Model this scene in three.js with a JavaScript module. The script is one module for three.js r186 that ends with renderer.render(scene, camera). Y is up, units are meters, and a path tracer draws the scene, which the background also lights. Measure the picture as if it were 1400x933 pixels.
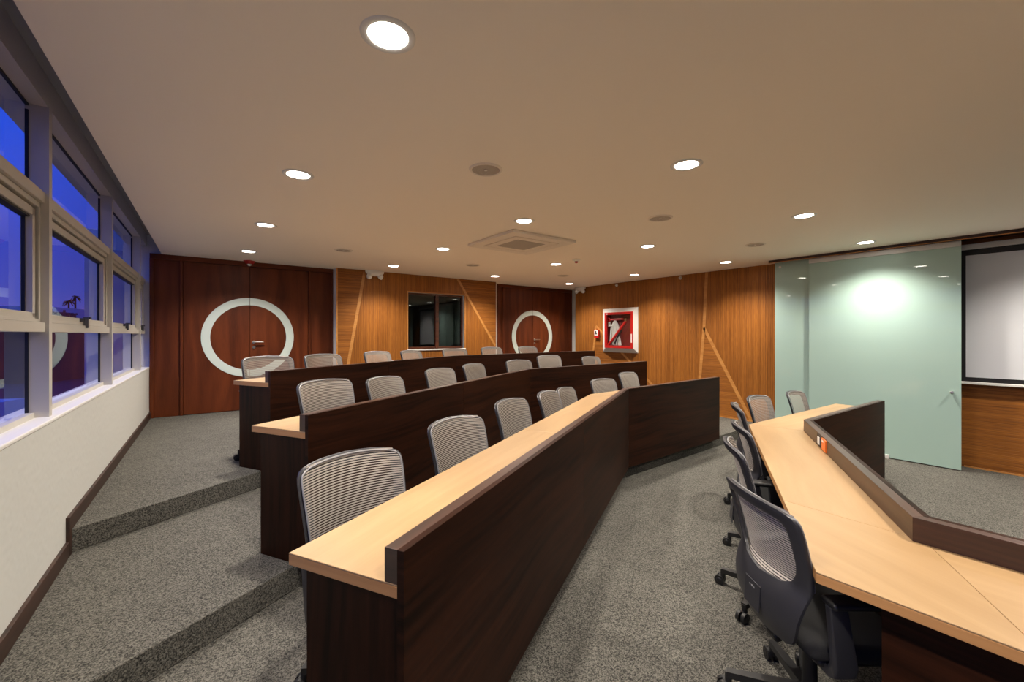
import * as THREE from 'three';
import { RoundedBoxGeometry } from 'three/addons/geometries/RoundedBoxGeometry.js';
import { mergeGeometries, toCreasedNormals } from 'three/addons/utils/BufferGeometryUtils.js';
import { FontLoader } from 'three/addons/loaders/FontLoader.js';
import { TextGeometry } from 'three/addons/geometries/TextGeometry.js';

// ---------------------------------------------------------------- camera, sky, exposure
// Plan coordinates: X along the back wall, D into the room (three.js z = -D), heights in metres above the front floor.
const EYE = 1.647, CEIL = 2.827;
const LEVEL = [0, 0.145, 0.29, 0.435];                  // front floor and the three carpeted tiers
const scene = new THREE.Scene();
const camera = new THREE.PerspectiveCamera(77.62, 1400 / 933, 0.05, 500);
camera.position.set(0, EYE, 0);
camera.lookAt(0.599 * 10, EYE, -0.8007 * 10);
camera.setViewOffset(1400, 933, 0, 8.5, 1400, 933);     // slight lens shift, verticals stay upright

const renderer = new THREE.WebGLRenderer({ antialias: true });
renderer.toneMapping = THREE.LinearToneMapping;
renderer.toneMappingExposure = 1.08;
renderer.shadowMap.enabled = true;

function skyTexture() {
  const w = 256, h = 128, data = new Float32Array(w * h * 4);
  const stops = [[-90, 0.006, 0.010, 0.04], [-4, 0.025, 0.03, 0.15], [0, 0.085, 0.10, 0.50], [8, 0.055, 0.08, 0.62], [18, 0.02, 0.09, 0.85], [35, 0.006, 0.13, 1.15], [90, 0.006, 0.125, 1.1]];
  for (let j = 0; j < h; j++) {
    const el = (j + 0.5) / h * 180 - 90;
    let k = 0; while (k < stops.length - 2 && el > stops[k + 1][0]) k++;
    const a = stops[k], b = stops[k + 1], t = Math.min(1, Math.max(0, (el - a[0]) / (b[0] - a[0])));
    for (let i = 0; i < w; i++) {
      const cloud = 1 + 0.10 * Math.sin(i * 6 * Math.PI / w + 1.3 * Math.sin(el * 0.35)) * Math.exp(-(((el - 7) / 5) ** 2));
      const o = (j * w + i) * 4;
      for (let c = 0; c < 3; c++) data[o + c] = (a[c + 1] + (b[c + 1] - a[c + 1]) * t) * cloud;
      data[o + 3] = 1;
    }
  }
  const t = new THREE.DataTexture(data, w, h, THREE.RGBAFormat, THREE.FloatType);
  t.mapping = THREE.EquirectangularReflectionMapping; t.colorSpace = THREE.LinearSRGBColorSpace;
  t.magFilter = THREE.LinearFilter; t.needsUpdate = true;
  return t;
}
scene.background = skyTexture();

const LAMP_CD = 26, LAMP_COLOR = new THREE.Color().setRGB(1.0, 0.905, 0.785);   // one recessed downlight
const LAMP_X = [0.61, 2.73, 4.83, 6.91], LAMP_D = [7.03, 5.23, 3.44, 1.63, -0.17];

// ---------------------------------------------------------------- helpers
const V2 = (x, y) => new THREE.Vector2(x, y);
const used = {};
function numbered(name) { const n = used[name] = (used[name] ?? -1) + 1; return n ? name + '_' + String(n).padStart(3, '0') : name; }
function shade(o) { o.traverse((m) => { if (m.isMesh) { m.castShadow = true; m.receiveShadow = true; } }); return o; }
function mesh(name, g, mat, parent) { const m = new THREE.Mesh(g, mat); m.name = name; parent.add(m); return m; }
function thing(name, label, category, group) {
  const o = new THREE.Group(); o.name = numbered(name); o.userData = { label, category }; if (group) o.userData.group = group;
  scene.add(o); return o;
}
function struct(name, label, category) { const o = new THREE.Group(); o.name = name; o.userData = { kind: 'structure', label, category }; scene.add(o); return o; }
const ORD = ['first', 'second', 'third', 'fourth', 'fifth', 'sixth', 'seventh', 'eighth'];

// uv in metres: horizontal faces along direction e (plan), upright faces along their own run and height; swap turns the grain
function uvMetres(g, e = [1, 0], swap = false, off = [0, 0]) {
  g = g.index ? g.toNonIndexed() : g;
  const p = g.attributes.position, n = p.count, uv = new Float32Array(n * 2);
  const a = new THREE.Vector3(), b = new THREE.Vector3(), c = new THREE.Vector3(), N = new THREE.Vector3();
  for (let i = 0; i < n; i += 3) {
    a.fromBufferAttribute(p, i); b.fromBufferAttribute(p, i + 1); c.fromBufferAttribute(p, i + 2);
    N.crossVectors(b.clone().sub(a), c.clone().sub(a)).normalize();
    [a, b, c].forEach((v, k) => {
      let u, w; const X = v.x, D = -v.z;
      if (Math.abs(N.y) > 0.6) { u = X * e[0] + D * e[1]; w = -X * e[1] + D * e[0]; }
      else { const l = Math.hypot(N.x, N.z) || 1, tx = N.z / l, tz = -N.x / l; u = v.x * tx + v.z * tz; w = v.y; }
      if (swap) [u, w] = [w, u];
      uv[(i + k) * 2] = u + off[0]; uv[(i + k) * 2 + 1] = w + off[1];
    });
  }
  g.setAttribute('uv', new THREE.BufferAttribute(uv, 2));
  return g;
}
// a plan polygon [[X, D], ...] raised from y0 to y1; a small bevel on the edges that catch light
function prism(poly, y0, y1, bevel = 0) {
  const area = poly.reduce((s, p, i) => { const q = poly[(i + 1) % poly.length]; return s + p[0] * q[1] - p[1] * q[0]; }, 0);
  const pts = (area < 0 ? [...poly].reverse() : poly).map((p) => V2(p[0], p[1]));
  const shape = new THREE.Shape(pts);
  const g = new THREE.ExtrudeGeometry(shape, { depth: y1 - y0 - 2 * bevel, bevelEnabled: bevel > 0, bevelThickness: bevel, bevelSize: bevel, bevelOffset: -bevel, bevelSegments: 2, curveSegments: 8 });
  g.rotateX(-Math.PI / 2); g.translate(0, y0 + bevel, 0);
  return g;
}
const slab = (x0, x1, d0, d1, y0, y1, bevel = 0) => prism([[x0, d0], [x1, d0], [x1, d1], [x0, d1]], y0, y1, bevel);
// an upright board: polygon in (s, y) on a wall; wall = 'back' (s = X, face at D, towards the room) or 'right' (s = D, face at X)
function board(poly, wall, face, thick, holes = [], bevel = 0) {
  const area = poly.reduce((s, p, i) => { const q = poly[(i + 1) % poly.length]; return s + p[0] * q[1] - p[1] * q[0]; }, 0);
  const shape = new THREE.Shape((area < 0 ? [...poly].reverse() : poly).map((p) => V2(p[0], p[1])));
  for (const h of holes) shape.holes.push(new THREE.Path(h.map((p) => V2(p[0], p[1]))));
  const g = new THREE.ExtrudeGeometry(shape, { depth: thick - 2 * bevel, bevelEnabled: bevel > 0, bevelThickness: bevel, bevelSize: bevel, bevelOffset: -bevel, bevelSegments: 1, curveSegments: 24 });
  g.translate(0, 0, bevel);
  if (wall === 'back') g.translate(0, 0, -face - thick);
  else { g.rotateY(Math.PI / 2); g.translate(face, 0, 0); }     // s -> -z, thickness away from the room
  return g;
}
const rect = (s0, s1, y0, y1) => [[s0, y0], [s1, y0], [s1, y1], [s0, y1]];
function strip(a, b, w) { const dx = b[0] - a[0], dy = b[1] - a[1], l = Math.hypot(dx, dy), nx = -dy / l * w / 2, ny = dx / l * w / 2; return [[a[0] + nx, a[1] + ny], [b[0] + nx, b[1] + ny], [b[0] - nx, b[1] - ny], [a[0] - nx, a[1] - ny]]; }
// a plan polyline moved to its left by d, mitred
function offsetLine(pl, d) {
  return pl.map((p, i) => {
    const dir = (a, b) => { const l = Math.hypot(b[0] - a[0], b[1] - a[1]); return [(b[0] - a[0]) / l, (b[1] - a[1]) / l]; };
    const a = i > 0 ? dir(pl[i - 1], p) : dir(p, pl[i + 1]), b = i < pl.length - 1 ? dir(p, pl[i + 1]) : a;
    const nx = -(a[1] + b[1]), ny = a[0] + b[0], k = d / ((nx * -a[1] + ny * a[0]) || 1);
    return [p[0] + nx * k, p[1] + ny * k];
  });
}
const lerp2 = (a, b, t) => [a[0] + (b[0] - a[0]) * t, a[1] + (b[1] - a[1]) * t];
const smooth = (t) => { t = Math.min(1, Math.max(0, t)); return t * t * (3 - 2 * t); };

// ---------------------------------------------------------------- procedural textures
function rng(seed) { let s = seed >>> 0; return () => { s = (s + 0x6D2B79F5) | 0; let t = Math.imul(s ^ (s >>> 15), 1 | s); t = (t + Math.imul(t ^ (t >>> 7), 61 | t)) ^ t; return ((t ^ (t >>> 14)) >>> 0) / 4294967296; }; }
function lattice(nx, ny, seed) {                         // periodic value noise on [0,1)^2
  const r = rng(seed), v = Float32Array.from({ length: nx * ny }, r);
  return (u, w) => {
    const x = u * nx, y = w * ny, xi = Math.floor(x), yi = Math.floor(y), fx = smooth(x - xi), fy = smooth(y - yi);
    const X0 = ((xi % nx) + nx) % nx, X1 = (X0 + 1) % nx, Y0 = ((yi % ny) + ny) % ny, Y1 = (Y0 + 1) % ny;
    return (v[Y0 * nx + X0] * (1 - fx) + v[Y0 * nx + X1] * fx) * (1 - fy) + (v[Y1 * nx + X0] * (1 - fx) + v[Y1 * nx + X1] * fx) * fy;
  };
}
function tex(w, h, size, fn, srgb = true) {              // size = [metres u, metres v]
  const d = new Uint8Array(w * h * 4);
  for (let j = 0; j < h; j++) for (let i = 0; i < w; i++) {
    const c = fn(i / w, j / h), o = (j * w + i) * 4;
    for (let k = 0; k < 3; k++) { const l = Math.min(1, Math.max(0, c[k])); d[o + k] = Math.round(255 * (srgb ? (l <= 0.0031308 ? 12.92 * l : 1.055 * l ** (1 / 2.4) - 0.055) : l)); }
    d[o + 3] = 255;
  }
  const t = new THREE.DataTexture(d, w, h, THREE.RGBAFormat);
  t.wrapS = t.wrapT = THREE.RepeatWrapping; t.magFilter = THREE.LinearFilter; t.minFilter = THREE.LinearMipmapLinearFilter; t.generateMipmaps = true;
  t.colorSpace = srgb ? THREE.SRGBColorSpace : THREE.NoColorSpace; t.repeat.set(1 / size[0], 1 / size[1]); t.needsUpdate = true;
  return t;
}
const mix3 = (a, b, t) => a.map((v, i) => v + (b[i] - v) * t);
// straight-grained timber, the grain running along u
function timber(seed, size, dark, light, { wave = 0.02, lines = 90, fine = 260, contrast = 1, res = [512, 512] } = {}) {
  const warp = lattice(3, 4, seed), warp2 = lattice(6, 9, seed + 1), band = lattice(2, 14, seed + 2), line = lattice(5, lines, seed + 3), pore = lattice(36, fine, seed + 4), patch = lattice(4, 5, seed + 5);
  return tex(res[0], res[1], size, (u, v) => {
    const w = v + wave * (warp(u, v) - 0.5) * 2 + wave * 0.35 * (warp2(u, v) - 0.5);
    const t = 0.42 * line(u, w) + 0.28 * band(u, w) + 0.18 * pore(u, v) + 0.22 * patch(u, v);
    return mix3(dark, light, 0.5 + (t - 0.55) * contrast * 1.7);
  });
}
const carpetMap = (() => {
  const s1 = lattice(170, 170, 11), s2 = lattice(40, 40, 12), s3 = lattice(9, 9, 13), s4 = lattice(290, 290, 14);
  return tex(1024, 1024, [1.15, 1.15], (u, v) => {
    const t = 0.22 * s1(u, v) + 0.03 * s2(u, v) + 0.05 * s3(u, v) + 0.70 * s4(u, v);
    const k = Math.min(1, Math.max(0, 0.5 + (t - 0.5) * 1.9));
    return mix3([0.016, 0.0153, 0.0131], [0.146, 0.139, 0.120], k);
  });
})();
const carpetBump = (() => { const a = lattice(230, 230, 21), b = lattice(110, 110, 22); return tex(512, 512, [1.15, 1.15], (u, v) => { const t = 0.6 * a(u, v) + 0.4 * b(u, v); return [t, t, t]; }, false); })();
const plasterBump = (() => { const a = lattice(60, 60, 31), b = lattice(14, 14, 32); return tex(256, 256, [1.5, 1.5], (u, v) => { const t = 0.5 * a(u, v) + 0.5 * b(u, v); return [t, t, t]; }, false); })();
const wengeMap = timber(41, [1.7, 0.75], [0.0085, 0.0028, 0.0013], [0.031, 0.0092, 0.0038], { wave: 0.05, lines: 60, contrast: 0.9 });
const mapleMap = timber(51, [2.1, 0.9], [0.285, 0.172, 0.075], [0.37, 0.238, 0.115], { wave: 0.06, lines: 30, contrast: 0.7 });
const mapleEdgeMap = timber(53, [2.1, 0.3], [0.40, 0.190, 0.065], [0.54, 0.28, 0.105], { wave: 0.02, lines: 20, contrast: 0.8 });
const mahoganyMap = timber(61, [2.6, 1.1], [0.070, 0.0150, 0.0046], [0.170, 0.040, 0.0115], { wave: 0.09, lines: 22, contrast: 0.8 });
// reeded veneer: narrow staves across v, each with its own tone
function staves(seed, size, dark, light, count) {
  const r = rng(seed), tone = Float32Array.from({ length: count }, r), line = lattice(4, count * 4, seed + 1), patch = lattice(3, 7, seed + 2), pore = lattice(30, 256, seed + 3);
  return tex(512, 1024, size, (u, v) => {
    const k = Math.floor(v * count) % count, f = v * count - Math.floor(v * count);
    const seam = f < 0.09 ? 0.34 : 0;
    const t = 0.24 * tone[k] + 0.36 * line(u, v) + 0.16 * patch(u, v) + 0.24 * pore(u, v) - seam;
    return mix3(dark, light, 0.5 + (t - 0.47) * 1.45);
  });
}
const reedMap = staves(71, [2.4, 1.6], [0.185, 0.060, 0.0085], [0.40, 0.147, 0.024], 42);
const reedBump = tex(8, 1024, [2.4, 1.6], (u, v) => { const f = v * 42 - Math.floor(v * 42), t = f < 0.09 ? 0 : 1; return [t, t, t]; }, false);
const grilleMap = tex(64, 64, [0.02, 0.02], (u, v) => { const a = (u * 4) % 1 - 0.5, b = (v * 4) % 1 - 0.5, h = a * a + b * b < 0.075 ? 1 : 0; return mix3([0.52, 0.47, 0.41], [0.10, 0.09, 0.08], h); });

// ---------------------------------------------------------------- materials
const S = (o) => new THREE.MeshStandardMaterial(o), P = (o) => new THREE.MeshPhysicalMaterial(o);
const rgb = (r, g, b) => new THREE.Color().setRGB(r, g, b);
const M = {
  carpet: S({ map: carpetMap, bumpMap: carpetBump, bumpScale: 0.004, roughness: 1 }),
  ceiling: S({ color: rgb(0.94, 0.86, 0.75), bumpMap: plasterBump, bumpScale: 0.0006, roughness: 0.9 }),  // white plaster, with warm bounce light put into the colour as cream
  wall: S({ color: rgb(0.575, 0.578, 0.55), bumpMap: plasterBump, bumpScale: 0.0015, roughness: 0.75 }),
  fitting: S({ color: rgb(0.82, 0.75, 0.66), roughness: 0.5 }),  // white plastic creamed: the ceiling's warm bounce is in the colour
  white: S({ color: rgb(0.78, 0.77, 0.74), roughness: 0.5 }),
  outer: S({ color: rgb(0.35, 0.34, 0.33), roughness: 0.9 }),
  wenge: P({ map: wengeMap, roughness: 0.46, specularIntensity: 0.2 }),
  wengeCap: P({ map: timber(43, [1.7, 0.5], [0.022, 0.0082, 0.0045], [0.055, 0.020, 0.0105], { wave: 0.03, lines: 40 }), roughness: 0.42, clearcoat: 0.2, clearcoatRoughness: 0.3 }),
  deskDark: S({ color: rgb(0.012, 0.008, 0.006), roughness: 0.55 }),
  maple: P({ map: mapleMap, roughness: 0.45, clearcoat: 0.25, clearcoatRoughness: 0.28 }),
  mapleEdge: S({ map: mapleEdgeMap, roughness: 0.5 }),
  mahogany: P({ map: mahoganyMap, roughness: 0.42, specularIntensity: 0.5 }),
  reed: P({ map: reedMap, bumpMap: reedBump, bumpScale: 0.0025, roughness: 0.5, specularIntensity: 0.6 }),
  inlay: S({ map: timber(81, [1.2, 0.4], [0.42, 0.175, 0.04], [0.58, 0.27, 0.07], { lines: 20 }), roughness: 0.5 }),
  base: S({ map: timber(83, [1.5, 0.4], [0.018, 0.007, 0.004], [0.05, 0.02, 0.012], { lines: 20 }), roughness: 0.45 }),
  ring: P({ color: rgb(0.66, 0.76, 0.71), roughness: 0.22, clearcoat: 0.6, clearcoatRoughness: 0.05 }),
  boardGlass: P({ color: rgb(0.375, 0.53, 0.48), roughness: 0.5, clearcoat: 1, clearcoatRoughness: 0.015 }),
  glassEdge: S({ color: rgb(0.55, 0.80, 0.68), roughness: 0.2 }),
  pane: P({ color: rgb(0.96, 0.98, 1.0), transmission: 1, thickness: 0, roughness: 0.0, ior: 1.42, side: THREE.DoubleSide }),
  shadePane: P({ color: rgb(0.42, 0.45, 0.45), transmission: 1, thickness: 0, roughness: 0.0, ior: 1.5 }),  // glass colour darkened to put in the shade of the unlit room behind
  alu: S({ color: rgb(0.56, 0.535, 0.48), roughness: 0.4 }),
  gasket: S({ color: rgb(0.012, 0.012, 0.015), roughness: 0.6 }),
  steel: S({ color: rgb(0.70, 0.70, 0.68), metalness: 1, roughness: 0.28 }),
  handle: S({ color: rgb(0.10, 0.10, 0.10), metalness: 0.6, roughness: 0.35 }),
  railSteel: S({ color: rgb(0.70, 0.685, 0.665), metalness: 0.1, roughness: 0.4 }),
  black: S({ color: rgb(0.010, 0.010, 0.011), roughness: 0.5 }),
  screen: S({ color: rgb(0.68, 0.70, 0.745), roughness: 0.85 }),
  chairFrame: S({ color: rgb(0.028, 0.028, 0.034), roughness: 0.42 }),
  chairBlack: S({ color: rgb(0.012, 0.012, 0.013), roughness: 0.45 }),
  chairSeat: S({ color: rgb(0.013, 0.013, 0.014), roughness: 0.95 }),
  chairMesh: S({ color: rgb(0.42, 0.385, 0.345), roughness: 0.7, side: THREE.DoubleSide }),
  chairTrim: S({ color: rgb(0.20, 0.20, 0.21), roughness: 0.4 }),
  lampGlow: S({ color: rgb(0.9, 0.9, 0.9), emissive: rgb(1.0, 0.93, 0.82), emissiveIntensity: 30, roughness: 0.4 }),
  grille: S({ map: grilleMap, roughness: 0.6 }),
  red: P({ color: rgb(0.50, 0.012, 0.010), roughness: 0.35, clearcoat: 0.4 }),
  redDeep: S({ color: rgb(0.16, 0.008, 0.008), roughness: 0.5 }),
  hose: S({ color: rgb(0.62, 0.59, 0.52), roughness: 0.9 }),
  brass: S({ color: rgb(0.62, 0.45, 0.20), metalness: 1, roughness: 0.35 }),
  orange: S({ color: rgb(0.80, 0.17, 0.02), roughness: 0.45 }),
  mahoganyFrame: P({ map: timber(63, [1.2, 0.4], [0.05, 0.012, 0.005], [0.12, 0.032, 0.012], { lines: 18 }), roughness: 0.4, clearcoat: 0.3 }),
  plainRoom: S({ color: rgb(0.45, 0.44, 0.42), roughness: 0.9 }),
};

// ================================================================= THE SHELL
const END = -3.6;                                        // wall behind the camera
const WX = (D, off = 0) => -0.715 + 0.0235 * D + off;    // inner face of the parapet under the windows
const wq = (o0, o1, d0, d1) => [[WX(d0, o0), d0], [WX(d0, o1), d0], [WX(d1, o1), d1], [WX(d1, o0), d1]];

// tier edges follow the desk rows
const ROW = [null,
  [[0.471, 1.139], [3.93, 3.05], [6.07, 3.11]],
  [[0.526, 2.68], [3.65, 4.466], [6.41, 4.58]],
  [[0.53, 4.25], [3.22, 5.74], [6.5, 5.88]]];
function riserLine(k) {
  const o = offsetLine(ROW[k], [0, 0.085, 0.087, 0.12][k]), a = o[0], b = o[1], c = o[2];
  const tl = (X) => [X, a[1] + (b[1] - a[1]) / (b[0] - a[0]) * (X - a[0])];
  const left = tl(WX(3.8, 0.0)), right = [7.69, c[1] + (c[1] - b[1]) / (c[0] - b[0]) * (7.69 - c[0])];
  left[0] = WX(left[1], 0.0);
  return [left, b, right];
}
const floor = struct('floor', 'grey flecked carpet floor stepping up in three tiers', 'floor');
mesh('carpet_floor', uvMetres(slab(-1.2, 8.4, END - 0.3, 8.4, -0.2, 0)), M.carpet, floor);
for (const k of [1, 2, 3]) {
  const r = riserLine(k);
  mesh('carpet_tier', uvMetres(prism([...r, [7.69, 8.1], [WX(8.1), 8.1]], LEVEL[k] - 0.145 + (k === 1 ? 0 : 0), LEVEL[k], 0.006), [0.96, 0.28], false, [k * 0.37, k * 0.21]), M.carpet, floor);
}

const ceiling = struct('ceiling', 'plain plaster ceiling with recessed lamps, warm bounce light put into its off-white', 'ceiling');
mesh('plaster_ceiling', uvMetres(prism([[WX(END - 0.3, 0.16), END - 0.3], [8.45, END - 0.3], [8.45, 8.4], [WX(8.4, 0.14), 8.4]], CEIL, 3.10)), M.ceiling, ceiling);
mesh('roof_slab', uvMetres(prism([[WX(END - 0.5, -0.25), END - 0.5], [8.6, END - 0.5], [8.6, 8.6], [WX(8.6, -0.25), 8.6]], 3.10, 3.3)), M.outer, ceiling);

// window wall: parapet, sill, lintel, fins and bays
const wallLeft = struct('wall_left', 'cream painted parapet wall under the windows', 'wall');
mesh('parapet', uvMetres(prism(wq(-0.25, 0, END - 0.3, 8.4), 0, 1.165)), M.wall, wallLeft);
mesh('sill', uvMetres(prism(wq(-0.25, 0.004, END - 0.3, 8.4), 1.160, 1.182, 0.006)), M.white, wallLeft);
mesh('lintel', uvMetres(prism(wq(-0.25, -0.03, END - 0.3, 8.4), 2.935, 3.10)), M.alu, wallLeft);
const baseLeft = struct('baseboard_left', 'dark brown wooden baseboard stepping with the tiers', 'baseboard');
{
  const cut = [END, riserLine(1)[0][1], riserLine(2)[0][1], riserLine(3)[0][1], 8.06];
  for (let k = 0; k < 4; k++) {
    mesh('baseboard_length', uvMetres(prism(wq(0.0, 0.018, cut[k] - (k ? 0.03 : 0), cut[k + 1] - (k < 3 ? 0.03 : 0)), LEVEL[k], LEVEL[k] + 0.095, 0.003)), M.base, baseLeft);
    if (k) mesh('baseboard_upright', uvMetres(prism(wq(0.0, 0.0185, cut[k] - 0.055, cut[k] - 0.002), LEVEL[k - 1], LEVEL[k] + 0.095, 0.002)), M.base, baseLeft);
  }
}
function sheet(d0, d1, o, y0, y1, parent) {               // one glass pane
  const g = new THREE.BufferGeometry(), a = [WX(d0, o), -d0], b = [WX(d1, o), -d1];
  g.setAttribute('position', new THREE.Float32BufferAttribute([a[0], y0, a[1], b[0], y0, b[1], b[0], y1, b[1], a[0], y0, a[1], b[0], y1, b[1], a[0], y1, a[1]].flatMap((v) => v), 3)); g.computeVertexNormals();
  return mesh('pane', uvMetres(g), M.pane, parent);
}
const FIN = [-2.15, -0.27, 1.62, 3.5, 5.39, 7.37];
FIN.forEach((D, i) => {
  const t = struct('trim_' + (i + 1), 'cream metal window fin between the glazed bays', 'mullion');
  mesh('fin', uvMetres(prism(wq(-0.122, -0.028, D, D + 0.055), 1.176, 2.945, 0.003)), M.alu, t);
});
[END, ...FIN].forEach((D0, i) => {
  const a = i ? D0 + 0.055 : D0, b = i < FIN.length ? FIN[i] : 8.07, G = -0.113;
  const w = struct('window_' + (i + 1), 'cream metal framed window bay with fixed panes and an awning sash', 'window');
  const bar = (n, o0, o1, d0, d1, y0, y1, m = M.alu, bev = 0.003) => mesh(n, uvMetres(prism(wq(o0, o1, d0, d1), y0, y1, bev)), m, w);
  bar('transom', -0.124, -0.045, a, b, 2.390, 2.452); bar('transom', -0.124, -0.045, a, b, 1.662, 1.716);
  bar('frame_head', -0.120, -0.106, a, b, 2.922, 2.936, M.gasket, 0.001); bar('frame_foot', -0.124, -0.085, a, b, 1.178, 1.212);
  bar('frame_side', -0.120, -0.106, a, a + 0.008, 1.21, 2.90, M.gasket, 0.001); bar('frame_side', -0.120, -0.106, b - 0.008, b, 1.21, 2.90, M.gasket, 0.001);
  sheet(a + 0.005, b - 0.005, G, 2.45, 2.93, w);
  sheet(a + 0.005, b - 0.005, G, 1.205, 1.664, w);
  // awning sash
  const sash = new THREE.Group(); sash.name = 'sash'; w.add(sash);
  const sb = (n, o0, o1, d0, d1, y0, y1, m = M.alu) => mesh(n, uvMetres(prism(wq(o0, o1, d0, d1), y0, y1, 0.003)), m, sash);
  const y0 = 1.718, y1 = 2.388, f = 0.045, g = 0.02;
  if (b - a > 0.5) {
    sb('casing', -0.118, -0.062, a, b, y1 - 0.03, y1); sb('casing', -0.118, -0.062, a, b, y0, y0 + 0.018);
    sb('casing', -0.118, -0.062, a, a + 0.03, y0, y1); sb('casing', -0.118, -0.062, b - 0.03, b, y0, y1);
    const A = a + 0.043, B = b - 0.043, Y0 = y0 + 0.024, Y1 = y1 - 0.043;
    sb('gasket', -0.12, -0.088, a + 0.028, b - 0.028, Y1, y1 - 0.028, M.gasket); sb('gasket', -0.12, -0.088, a + 0.028, A, Y0, Y1, M.gasket); sb('gasket', -0.12, -0.088, B, b - 0.028, Y0, Y1, M.gasket);
    sb('rail', -0.117, -0.072, A, B, Y1 - f, Y1); sb('rail', -0.117, -0.072, A, B, Y0 - 0.008, Y0 + 0.028);
    sb('stile', -0.117, -0.072, A, A + f, Y0, Y1); sb('stile', -0.117, -0.072, B - f, B, Y0, Y1);
    sb('gasket', -0.122, -0.082, A + f, B - f, Y1 - f - 0.012, Y1 - f, M.gasket);
    sb('gasket', -0.112, -0.098, B - f - 0.007, B - f, Y0 + 0.028, Y1 - f, M.gasket);
    sheet(A + f - 0.01, B - f + 0.01, G + 0.008, Y0 + 0.022, Y1 - f + 0.01, sash);
    const mid = (A + B) / 2, h = new THREE.Group(); h.name = 'handle';
    mesh('handle', mergeGeometries([uvMetres(prism(wq(-0.074, -0.052, mid - 0.035, mid + 0.035), Y0 + 0.002, Y0 + 0.03, 0.003)), uvMetres(prism(wq(-0.056, -0.03, mid - 0.012, mid + 0.012), Y0 - 0.045, Y0 + 0.038, 0.004)), uvMetres(prism(wq(-0.05, -0.022, mid + 0.004, mid + 0.05), Y0 + 0.022, Y0 + 0.04, 0.003))]), M.handle, sash);
  }
});

// back wall (behind doors), wood-clad block with control window, right wall
const wallBack = struct('wall_back', 'back wall clad in honey coloured reeded wood between the doors', 'wall');
mesh('back_plaster', uvMetres(mergeGeometries([board([[-1.2, -0.1], [8.45, -0.1], [8.45, 3.1], [-1.2, 3.1]], 'back', 8.10, 0.3, [rect(3.2, 4.8, 1.2, 2.6)])])), M.white, wallBack);
const BX0 = 1.996, BX1 = 5.40, BF = 7.82, WI = [3.326, 4.589, EYE - 0.285, EYE + 0.832];
mesh('furring', uvMetres(board(rect(BX0, BX1, 0.3, CEIL + 0.05), 'back', BF + 0.018, 0.285, [rect(WI[0], WI[1], WI[2], WI[3])])), M.white, wallBack);
const E_ = (y) => EYE + y, TOP = CEIL + 0.02;
{
  const dA = (y) => 2.494 + (y - 1.2) * 0.1736, dC = (y) => 4.482 - (y - 1.089) * 0.679;
  const yb = -1.26, yC = 1.089 - (BX1 - 4.482) / 0.679;
  const put = (n, poly, swap, holes, off = 0) => mesh(n, uvMetres(board(poly.map(([s, y]) => [s, E_(y)]), 'back', BF, 0.018, holes, 0.0015), [1, 0], swap, [off, off * 0.7]), M.reed, wallBack);
  put('wood_panel', [[BX0, yb], [dA(yb), yb], [dA(1.2), 1.2], [BX0, 1.2]], false, [], 0.3);
  put('wood_panel', [[dA(yb), yb], [BX1, yb], [BX1, yC], [dC(1.2), 1.2], [dA(1.2), 1.2]], true, [rect(...WI)], 0.9);
  put('wood_panel', [[dC(1.2), 1.2], [BX1, yC], [BX1, 1.2]], false, [], 0.1);
  const inl = (a, b) => mesh('inlay_strip', uvMetres(board(strip(a, b, 0.05).map(([s, y]) => [s, E_(y)]), 'back', BF - 0.004, 0.006)), M.inlay, wallBack);
  inl([dA(yb), yb], [dA(1.175), 1.175]); inl([dC(1.175), 1.175], [BX1 - 0.02, yC + 0.02]);
  mesh('inlay_strip', uvMetres(board(rect(BX0 - 0.004, BX0 + 0.022, E_(yb), CEIL), 'back', BF - 0.004, 0.006)), M.inlay, wallBack);
}
{ // control room window
  const w = struct('window_8', 'dark control room window with two panes in a red brown frame', 'window');
  const [x0, x1, y0, y1] = WI, bar = (n, a, b, c, d, f = BF + 0.07, t = 0.05, m = M.mahoganyFrame) => mesh(n, uvMetres(board(rect(a, b, c, d), 'back', f, t, [], 0.003)), m, w);
  bar('frame_bar', x0, x1, y1 - 0.035, y1); bar('frame_bar', x0, x1, y0, y0 + 0.045); bar('frame_bar', x0, x0 + 0.03, y0, y1); bar('frame_bar', x1 - 0.035, x1, y0, y1); bar('frame_bar', 3.945, 4.015, y0, y1, BF + 0.055, 0.065);
  bar('pane', x0 + 0.025, 3.95, y0 + 0.04, y1 - 0.03, BF + 0.09, 0.006, M.shadePane); bar('pane', 4.01, x1 - 0.03, y0 + 0.04, y1 - 0.03, BF + 0.09, 0.006, M.shadePane);
  const arch = (a, b, c, d) => bar('architrave', a, b, c, d, BF - 0.008, 0.012, M.inlay);
  arch(x0 - 0.022, x0, y0 - 0.022, y1 + 0.022); arch(x1, x1 + 0.022, y0 - 0.022, y1 + 0.022); arch(x0, x1, y1, y1 + 0.022); 
  mesh('sill', uvMetres(board(rect(x0 - 0.022, x1 + 0.022, y0 - 0.026, y0), 'back', BF - 0.02, 0.09, [], 0.003)), M.white, w);
  // the unlit room behind
  const r = (n, g) => mesh(n, uvMetres(g), M.plainRoom, w);
  r('control_room', mergeGeometries([slab(2.9, 5.1, 9.6, 9.7, 0.9, 2.9), slab(2.8, 2.9, 8.4, 9.7, 0.9, 2.9), slab(5.1, 5.2, 8.4, 9.7, 0.9, 2.9), slab(2.8, 5.2, 8.4, 9.7, 0.8, 0.9), slab(2.8, 5.2, 8.4, 9.7, 2.9, 3.0)]));
}
const wallRight = struct('wall_right', 'right wall clad in reeded wood with diagonal inlay strips', 'wall');
mesh('right_plaster', uvMetres(slab(7.722, 8.45, END - 0.3, 7.62, -0.1, 3.1)), M.white, wallRight);
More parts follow.
